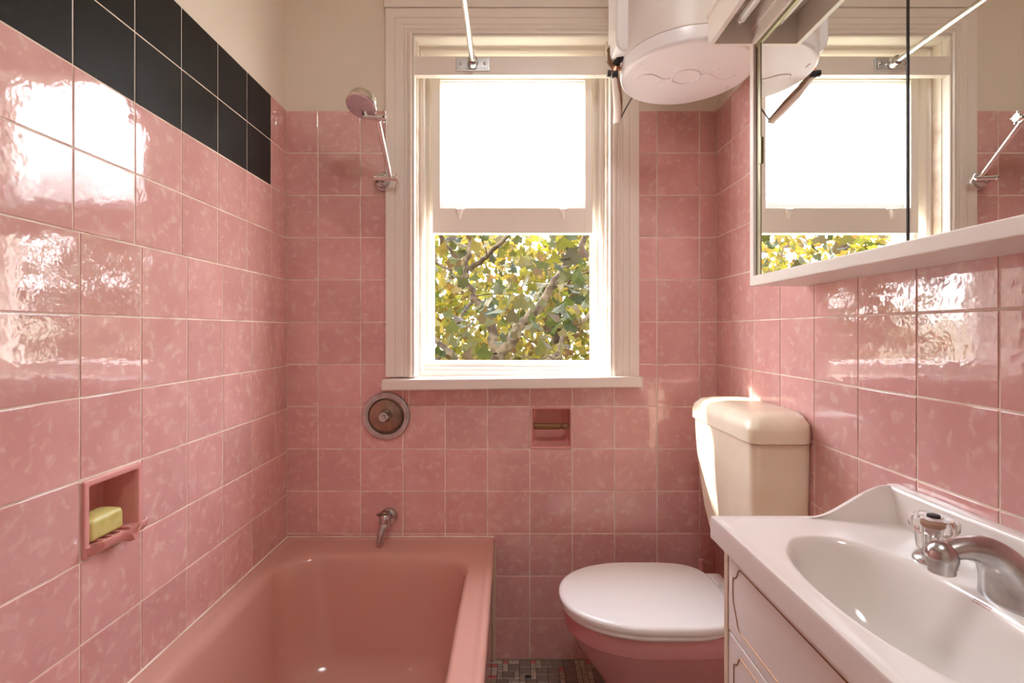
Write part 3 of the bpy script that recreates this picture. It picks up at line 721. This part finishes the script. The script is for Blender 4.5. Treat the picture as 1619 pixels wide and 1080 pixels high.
mb = MB(); mb.loft([star(.018, .016, .0004, n=144, k=24), star(.0205, .020, .0012, n=144, k=24), star(.0225, .044, .0014, n=144, k=24), star(.0275, .048, .0012, n=144), star(.0300, .053, .0016, n=144), star(.0300, .064, .0016, n=144), star(.0265, .069, .001, n=144), star(.012, .0695, 0, n=144), star(.009, .067, 0, n=144)])
kn = mb.build('knob', M['acrylic'], t, smooth=40); kn['label'] = 'clear ribbed acrylic knob'
mb = MB(); mb.lathe([(.0085, .0675), (.0085, .0715), (.007, .0725), (0, .0725)], (hx, hy, z0), (0, 0, 1), 20); mb.build('cap', M['dark'], kn)
mb = MB(); mb.lathe([(.0115, .0545), (.0135, .056), (.0135, .060), (.0115, .0615)], (hx, hy, z0), (0, 0, 1), 20); mb.build('insert_ring', M['rust'], kn)
mb = MB(); mb.lathe([(.005, .0), (.005, .053)], (hx, hy, z0 + .0), (0, 0, 1), 12); mb.build('spindle', M['dull_chrome'], kn)

# ------------------------------------------------------------------ mirror cabinet
mx = .603; cy0, cy1, cz0, cz1 = Y(.22), Y(1.256), 1.293, 1.903
t = thing('mirror_cabinet', 'white wall cabinet with two sliding mirror doors over the washbasin', 'mirror cabinet', (mx, cy0, cz0))
mb = MB()
mb.box(mx + .045, XR - TH - .001, cy0 + .005, cy1 - .006, cz0 + .008, cz1 - .008)                      # body behind the doors
mb.bbox(mx + .0035, XR - TH - .0005, cy0 + .003, cy1 - .003, cz0 + .0006, cz0 + .0136, .0015)              # bottom board
mb.bbox(mx + .0035, XR - TH - .0005, cy0 + .003, cy1 - .003, cz1 - .0136, cz1 - .0004, .0015)               # top board
mb.bbox(mx + .0032, XR - TH, cy1 - .012, cy1 - .0004, cz0 + .0002, cz1 - .0002, .0008); mb.bbox(mx + .0032, XR - TH, cy0 + .0004, cy0 + .012, cz0 + .0002, cz1 - .0002, .0008)
cab = mb.build('cabinet_body', M['laminate'], t)
mb = MB()
fo_ = [(0, -.003), (0, .0028), (.0012, .004), (.0125, .004), (.0137, .0028), (.0137, -.003)]
lps = []
for (yy, zz, sy, sz, fy) in ((cy1, cz0, -1, 1, 1.4), (cy1, cz1, -1, -1, 1.4), (cy0, cz1, 1, -1, 1.4), (cy0, cz0, 1, 1, 1.4)):
    lps.append([Vector((mx - h, yy + sy * o * fy, zz + sz * o * (1.75 if zz == cz0 else 1.1))) for o, h in fo_])
mb.loft(lps, close=True)
mb.build('front_frame', M['laminate'], t)
mb = MB()
for k, xx in enumerate((mx + .001, mx + .013, mx + .025)): mb.box(xx, xx + .003, cy0 + .012, cy1 - .012, cz1 - .024, cz1 - .012, 0)
mb.box(mx + .004, mx + .030, cy0 + .012, cy1 - .012, cz1 - .0135, cz1 - .012, 1)
mb.build('door_track', [M['olive'], M['dark']], t)
mb = MB(); mb.box(mx + .003, mx + .04, cy1 - .022, cy1 - .011, cz0 + .012, cz1 - .012); mb.build('side_channel', M['dark'], t)
ysp = Y(.7675)
def mirror(x, y0, y1, name='mirror_door'):
    mb = MB(); z0_, z1_ = cz0 + .014, cz1 - .016
    mb.box(x, x + .004, y0, y1, z0_, z1_)
    o = mb.build(name, M['mirror'], t, smooth=0); return o
m1_ = mirror(mx + .0045, ysp, cy1 - .020)
m2_ = mirror(mx + .0045 + .0005, cy0 + .02, ysp - .0015)
mb = MB(); mb.box(mx + .003, mx + .0095, cy1 - .0405, cy1 - .0205, cz0 + .014, cz1 - .016); mb.build('edge_channel', M['olive'], m1_)
mb = MB(); mb.box(mx + .0035, mx + .0085, ysp - .0018, ysp + .0012, cz0 + .014, cz1 - .016); mb.build('worn_edge', M['dark'], m1_)
mb = MB(); mb.bbox(mx + .0005, mx + .004, cy1 - .047, cy1 - .036, 1.585, 1.650, .0012); mb.build('finger_pull', M['olive'], m1_)
# light pelmet over the mirrors
pxf = .494; pz0, pz1 = 1.893, 1.968
mb = MB(); mb.bbox(pxf, pxf + .012, cy0, cy1, pz0, pz1, .0012); mb.bbox(pxf - .005, pxf + .012, cy0, cy1 + .002, pz1 - .004, pz1 + .006, .001)
mb.bbox(pxf + .002, mx - .003, cy1 - .012, cy1 - .0007, pz0 + .0006, pz1, .0008); mb.bbox(pxf + .001, XR - TH, cy0 + .001, cy1 - .001, pz1 - .001, pz1 + .012, .0012); mb.bbox(pxf + .002, mx - .003, cy0 + .001, cy0 + .012, pz0 + .0006, pz1, .0008)
mb.bbox(mx - .0028, mx + .02, cy0 + .0005, cy1 - .0002, cz1 + .0003, pz1 - .002, .001); mb.bbox(mx - .007, mx - .001, cy0 + .013, cy1 - .013, 1.926, pz1 - .003, .001)
pel = mb.build('light_pelmet', M['laminate'], t)
mb = MB(); ya = Y(1.222); mb.tube([(.559, ya, 1.936), (.559, cy0 + .05, 1.936)], .0105, 24); mb.build('fluorescent_tube', M['tube'], pel, smooth=40)
mb = MB(); mb.lathe([(.0110, 0), (.0110, -.014), (.0106, -.015)], (.559, ya + .004, 1.936), (0, 1, 0), 24); mb.lathe([(.003, -.001), (.003, .008), (.0015, .009)], (.559, ya + .003, 1.942), (0, 1, 0), 10); mb.lathe([(.003, -.001), (.003, .008), (.0015, .009)], (.559, ya + .003, 1.930), (0, 1, 0), 10); mb.build('tube_cap', M['alu'], pel)
mb = MB(); mb.bbox(.545, .573, ya - .03, ya - .012, 1.948, pz1 - .002, .002); mb.build('tube_holder', M['laminate'], pel)

# ------------------------------------------------------------------ water heater
hcx, hcy, hr, hz = .520, Y(1.488), .190, 1.932
t = thing('water_heater', 'white cylindrical water heater hanging in the corner right of the window', 'water heater', (hcx, hcy, hz))
mb = MB(); mb.lathe([(hr - .004, hz + .045), (hr - .001, hz + .047), (hr, hz + .050), (hr, 2.56), (hr - .02, 2.60), (hr - .06, 2.62), (0, 2.63)], (hcx, hcy, 0), (0, 0, 1), 96, cap0=True); mb.build('heater_body', M['enamel'], t)
mb = MB(); mb.lathe([(0, hz + .004), (hr - .03, hz + .003), (hr - .014, hz + .0025), (hr - .008, hz + .003), (hr - .003, hz + .006), (hr - .0005, hz + .012), (hr, hz + .044), (hr - .003, hz + .045)], (hcx, hcy, 0), (0, 0, 1), 96)
cap = mb.build('bottom_cap', M['heaterplastic'], t, smooth=40)
def emb(path, r=.0032):
    mb = MB(); mb.tube([Vector((hcx + a, hcy + b, hz + .003)) for a, b in path], r, 8); return mb
mb = emb([(.040 * math.cos(2 * PI * i / 40), .040 * math.sin(2 * PI * i / 40)) for i in range(41)])
for s_ in (1, -1):
    pth = [(-.044, .01), (-.060, .016), (-.078, .004), (-.100, -.012), (-.128, -.012), (-.142, .010)] 
    pth = [(s_ * a, s_ * b) for a, b in pth]
    bb_ = [Vector((a, b, 0)) for a, b in pth]; pts = []
    for i in range(len(bb_) - 1):
        p0, p1, p2, p3 = bb_[max(i - 1, 0)], bb_[i], bb_[i + 1], bb_[min(i + 2, len(bb_) - 1)]
        for q in range(5):
            u_ = q / 5; pts.append(.5 * ((2 * p1) + (p2 - p0) * u_ + (2 * p0 - 5 * p1 + 4 * p2 - p3) * u_ ** 2 + (3 * p1 - p0 - 3 * p2 + p3) * u_ ** 3))
    pts.append(bb_[-1])
    mb.tube([Vector((hcx + p.x, hcy + p.y, hz + .003)) for p in pts], .003, 8)
    mb.tube([Vector((hcx + s_ * .062 * math.cos(a) + .02 * s_, hcy - s_ * .07 + s_ * .062 * math.sin(a), hz + .003)) for a in [.35 + .15 * q for q in range(7)]], .0026, 8)
    mb.tube([Vector((hcx - s_ * .150, hcy - s_ * (.055 + .006 * q), hz + .003)) for q in range(4)], .0026, 8)
mb.build('cap_emblem', M['heaterplastic'], cap)
# flat control cover on the side facing the room
mb = MB(); c0, c1 = hcy - .052, hcy + .062; fx_, bx_ = .302, .345
mb.loft([[(.322, c0 + .006, 1.985), (.350, c0 + .006, 1.985), (.350, c1 - .006, 1.985), (.322, c1 - .006, 1.985)], [(.306, c0 + .003, 1.997), (.352, c0 + .003, 1.997), (.352, c1 - .003, 1.997), (.306, c1 - .003, 1.997)],
         [(fx_, c0, 2.02), (.352, c0, 2.02), (.352, c1, 2.02), (fx_, c1, 2.02)], [(fx_, c0, 2.58), (.352, c0, 2.58), (.352, c1, 2.58), (fx_, c1, 2.58)]])
mb.build('control_cover', M['heaterplastic'], t, bevel=.006, smooth=50)
for z_ in (2.05, 2.40):
    mb = MB(); mb.bbox(.66, XR - .001, hcy - .06, hcy + .06, z_, z_ + .08, .003); mb.build('wall_bracket', M['dull_chrome'], t)
# pipes hanging beside it
vp = P(971, 109, 1.50)
t2 = thing('water_pipe', 'water pipe with copper joint and torn white lagging beside the heater', 'pipe', vp)
mb = MB(); mb.tube(bez(P(974, 66, 1.53), P(964, 70, 1.53), P(964, 82, 1.53), P(964, 92, 1.53), 8) + bez(P(964, 95, 1.53), P(964, 102, 1.52), P(967, 106, 1.51), vp, 5), .0068, 14)
mb.tube([P(964, 78, 1.53), P(964, 81, 1.53)], .0085, 14); mb.tube([P(964, 96, 1.53), P(964.5, 99, 1.53)], .0085, 14)
mb.build('brown_pipe', M['brown'], t2, smooth=50)
mb = MB(); mb.tube([P(976, 101, 1.5), P(970, 117, 1.5)], .0105, 18); mb.tube([vp + Vector((-.005, 0, 0)), Vector((.352, Y(1.50), vp.z + .001))], .0062, 14); mb.build('copper_joint', M['copper'], t2)
mb = MB(); mb.tube(bez(P(973, 103, 1.495), P(976, 96, 1.49), P(981, 92, 1.485), P(987, 89, 1.475), 8), [.0098] * 9, 16); mb.tube([P(982, 92, 1.484), P(988, 88, 1.474)], .0118, 16); mb.build('black_elbow', M['black'], t2, smooth=50)
mb = MB(); mb.tube([P(967.5, 117.5, 1.50), P(976, 117, 1.50)], .0118, 18); mb.tube([P(960.5, 116, 1.50), P(966, 116.5, 1.50)], .0095, 18); mb.build('black_collar', M['black'], t2)
mb = MB(); mb.tube([P(971, 119, 1.50), P(974.5, 150, 1.55), P(976, 172, 1.60), P(975.5, 190, 1.655), P(975.5, 195, 1.66)], [.0085, .0105, .0115, .0125, .0118], 16); mb.build('white_lagging', M['lagging'], t2, smooth=60)
mb = MB(); mb.tube([P(974.5, 120, 1.503), P(979.0, 140, 1.535), P(981.5, 160, 1.58), P(981, 188, 1.65)], [.0070, .0072, .0058, .003], 12); mb.build('torn_lagging', M['lagtorn'], t2, smooth=60)
mb = MB(); mb.tube(bez(P(980, 190, 1.655), P(986, 178, 1.66), P(990, 168, 1.67), P(1006, 145, 1.68), 10), .0026, 8); tag(mb.build('thin_cable', M['cable'], smooth=60), 'thin grey cable hanging from behind the water heater', 'cable')

# ------------------------------------------------------------------ plane tree outside
def ramp_mat(name, cols, trans=.45, rough=.5):
    m = bpy.data.materials.new(name); m.use_nodes = True; nt = m.node_tree; nt.nodes.clear(); L = nt.links.new; N = nt.nodes.new
    out = N('ShaderNodeOutputMaterial'); mx = N('ShaderNodeMixShader'); tr = N('ShaderNodeBsdfTranslucent'); df = N('ShaderNodeBsdfPrincipled'); df.inputs['Roughness'].default_value = rough; df.inputs['Specular IOR Level'].default_value = .12
    g = N('ShaderNodeNewGeometry'); r = N('ShaderNodeValToRGB'); r.color_ramp.interpolation = 'LINEAR'
    els = r.color_ramp.elements
    while len(els) < len(cols): els.new(.5)
    for i, c_ in enumerate(cols): els[i].position = i / (len(cols) - 1); els[i].color = c_
    L(g.outputs['Random Per Island'], r.inputs[0]); L(r.outputs[0], tr.inputs['Color'])
    dk = N('ShaderNodeHueSaturation'); dk.inputs['Value'].default_value = .62; dk.inputs['Saturation'].default_value = .8; L(r.outputs[0], dk.inputs['Color']); L(dk.outputs[0], df.inputs['Base Color'])
    mx.inputs[0].default_value = trans; L(df.outputs[0], mx.inputs[1]); L(tr.outputs[0], mx.inputs[2]); L(mx.outputs[0], out.inputs[0]); return m
LEAFC = [srgb(116, 128, 44), srgb(142, 146, 46), srgb(186, 168, 48), srgb(94, 108, 44), srgb(206, 178, 66), srgb(150, 104, 50), srgb(128, 134, 70)]
def dim(c, k): return (c[0] * k, c[1] * k, c[2] * k, 1)
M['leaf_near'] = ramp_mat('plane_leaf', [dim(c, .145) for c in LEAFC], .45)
M['leaf_far'] = ramp_mat('far_leaf', [dim(c, .38) for c in [LEAFC[4], LEAFC[2], LEAFC[1], LEAFC[4], LEAFC[5], LEAFC[2]]], .6)  # brighter leaf colour, with the sunlight on the far crown put into it
M['bark'] = mat('plane_bark', dim(srgb(118, 92, 66), .14), .8, bump=(30, .6, .01), vary=(dim(srgb(160, 136, 104), .2), 9, .45, .6), spec=.1)
LEAF = [(0, 0), (.16, -.10), (.48, -.06), (.43, .12), (.66, .36), (.44, .44), (.32, .56), (.20, .66), (0, 1.0), (-.20, .66), (-.32, .56), (-.44, .44), (-.66, .36), (-.43, .12), (-.48, -.06), (-.16, -.10)]
def leaf(mb, p, size, rg):
    # hang roughly downwards, facing any way
    a, b, c_ = rg.uniform(0, 2 * PI), rg.gauss(2.3, .55), rg.gauss(0, .5)
    Mx = Matrix.Rotation(a, 3, 'Z') @ Matrix.Rotation(b, 3, 'X') @ Matrix.Rotation(c_, 3, 'Y')
    fold = rg.uniform(.05, .35); curl = rg.uniform(-.1, .35)
    vs = [p + Mx @ Vector((x * size, y * size, (abs(x) * fold - y * y * curl) * size)) for x, y in LEAF] + [p + Mx @ Vector((0, .34 * size, -.02 * size))]
    n = len(LEAF)
    mb.add(vs, [(i, (i + 1) % n, n) for i in range(n)])
def branch_path(p0, p1, wob, rg, n=8):
    out = []
    for i in range(n + 1):
        s_ = i / n; q = Vector(p0).lerp(Vector(p1), s_) + Vector((rg.gauss(0, wob), rg.gauss(0, wob), rg.gauss(0, wob))) * (1 if 0 < i < n else 0); out.append(q)
    return out
rg = random.Random(5)
def W(u, v, d): return P(u, v, d)
t = thing('plane_tree', 'plane tree with large yellow green leaves just outside the window', 'tree', (-.2, 3.2, -4.0))
lim = []
def limb(name, a, b, r0, r1, wob=.03, n=8):
    pth = branch_path(a, b, wob, rg, n); mb = MB(); mb.tube(pth, [r0 + (r1 - r0) * i / n for i in range(n + 1)], 10); mb.build(name, M['bark'], t, smooth=80); lim.append(pth); return pth
limb('trunk', (-.2, 3.2, -4.0), W(785, 560, 5.0), .16, .075, .04)
limb('branch', W(785, 560, 5.0), W(858, 478, 5.2), .062, .048, .012); limb('branch', W(858, 478, 5.2), W(925, 375, 5.4), .046, .03, .02); limb('branch', W(925, 375, 5.4), W(990, 200, 5.6), .03, .012, .03)
limb('branch', W(785, 560, 5.0), W(772, 500, 5.1), .055, .045, .01); limb('branch', W(772, 500, 5.1), W(735, 440, 5.2), .045, .032, .02)
limb('branch', W(735, 445, 5.2), W(746, 370, 5.3), .034, .026, .012); limb('branch', W(746, 370, 5.3), W(752, 180, 5.5), .026, .012, .03)
limb('branch', W(742, 428, 5.2), W(800, 375, 5.1), .030, .022, .012); limb('branch', W(800, 375, 5.1), W(870, 270, 5.0), .022, .01, .03)
limb('branch', W(735, 445, 5.2), W(690, 350, 5.0), .024, .012, .02); limb('branch', W(745, 480, 5.2), W(715, 520, 4.9), .02, .008, .02); limb('branch', W(715, 440, 5.4), W(640, 330, 5.4), .02, .008, .03)
limb('branch', W(872, 460, 5.2), W(960, 420, 4.6), .018, .006, .03); limb('branch', W(900, 410, 5.3), W(870, 440, 4.2), .012, .004, .03)
for tgt in ((-2.2, 3.0, 1.3), (-3.0, 4.0, 1.9), (2.2, 3.0, 1.4), (3.2, 3.6, 1.8), (1.9, 4.4, 2.6), (-1.9, 4.2, 2.5), (.9, 2.2, .9), (-.9, 2.2, .9)):
    limb('branch', (-.2, 3.2, .2), tgt, .045, .008, .07, 10)
for i in range(26):
    pth = rg.choice(lim[1:]); a = rg.choice(pth); b = a + Vector((rg.uniform(-.5, .5), rg.uniform(-.9, .3), rg.uniform(-.35, .45))); limb('twig', a, b, .008, .003, .03, 6)
mb = MB()
def ok(p):
    # keep the sun's way to the window mostly free
    q = p - Vector((0, .05, 1.3)); k = q.y / 1.0
    if q.y > 0 and abs(q.x + 1.75 * k) < .42 and abs(q.z - 1.42 * k) < .45 and rg.random() < .93: return False
    return True
cnt = 0
while cnt < 1800:                                  # leaves in front, clustered on shoots
    c_ = Vector((rg.uniform(-2.6, 2.9), rg.uniform(1.7, 4.3), rg.uniform(.1, 2.6)))
    for _ in range(rg.randint(3, 8)):
        p = c_ + Vector((rg.gauss(0, .14), rg.gauss(0, .12), rg.gauss(0, .12)))
        if ok(p): leaf(mb, p, rg.uniform(.075, .135), rg); cnt += 1
for i in range(16):                                # unseen leaves added high to the left to block and dapple the sun
    w = Vector((rg.uniform(-.3, .3), 0, rg.uniform(1.36, 1.60))) if i < 11 else Vector((rg.uniform(-.3, .3), 0, rg.uniform(1.05, 1.5)))
    leaf(mb, w + Vector((-1.75, 1, 1.42)) * rg.uniform(1.0, 1.5), .13, rg)
for i in range(9):  # more unseen leaves, added to keep the sun off the right wall
    w = Vector((rg.uniform(.18, .36), 0, rg.uniform(1.37, 1.56)))
    leaf(mb, w + Vector((-1.75, 1, 1.42)) * rg.uniform(.8, 1.2), .17, rg)
fo = mb.build('foliage', M['leaf_near'], t, smooth=0, fix=False); fo['kind'] = 'stuff'
t = thing('background_tree', 'bright yellow sunlit tree crown farther off beyond the plane tree', 'tree', (1.0, 7.5, -4.0))
mb = MB(); pth = branch_path((1.0, 7.5, -4.0), (.8, 7.3, 3.4), .05, rg); mb.tube(pth, [.2 - .02 * i for i in range(9)], 12); mb.build('trunk', M['bark'], t, smooth=80)
mb = MB(); cnt = 0
while cnt < 17000:
    c_ = Vector((rg.uniform(-5.4, 6.6), rg.uniform(5.9, 9.2), rg.uniform(-1.8, 3.15)))
    for _ in range(rg.randint(5, 12)):
        p = c_ + Vector((rg.gauss(0, .22), rg.gauss(0, .2), rg.gauss(0, .17)))
        if ok(p): leaf(mb, p, rg.uniform(.11, .19), rg); cnt += 1
fo = mb.build('foliage', M['leaf_far'], t, smooth=0, fix=False); fo['kind'] = 'stuff'
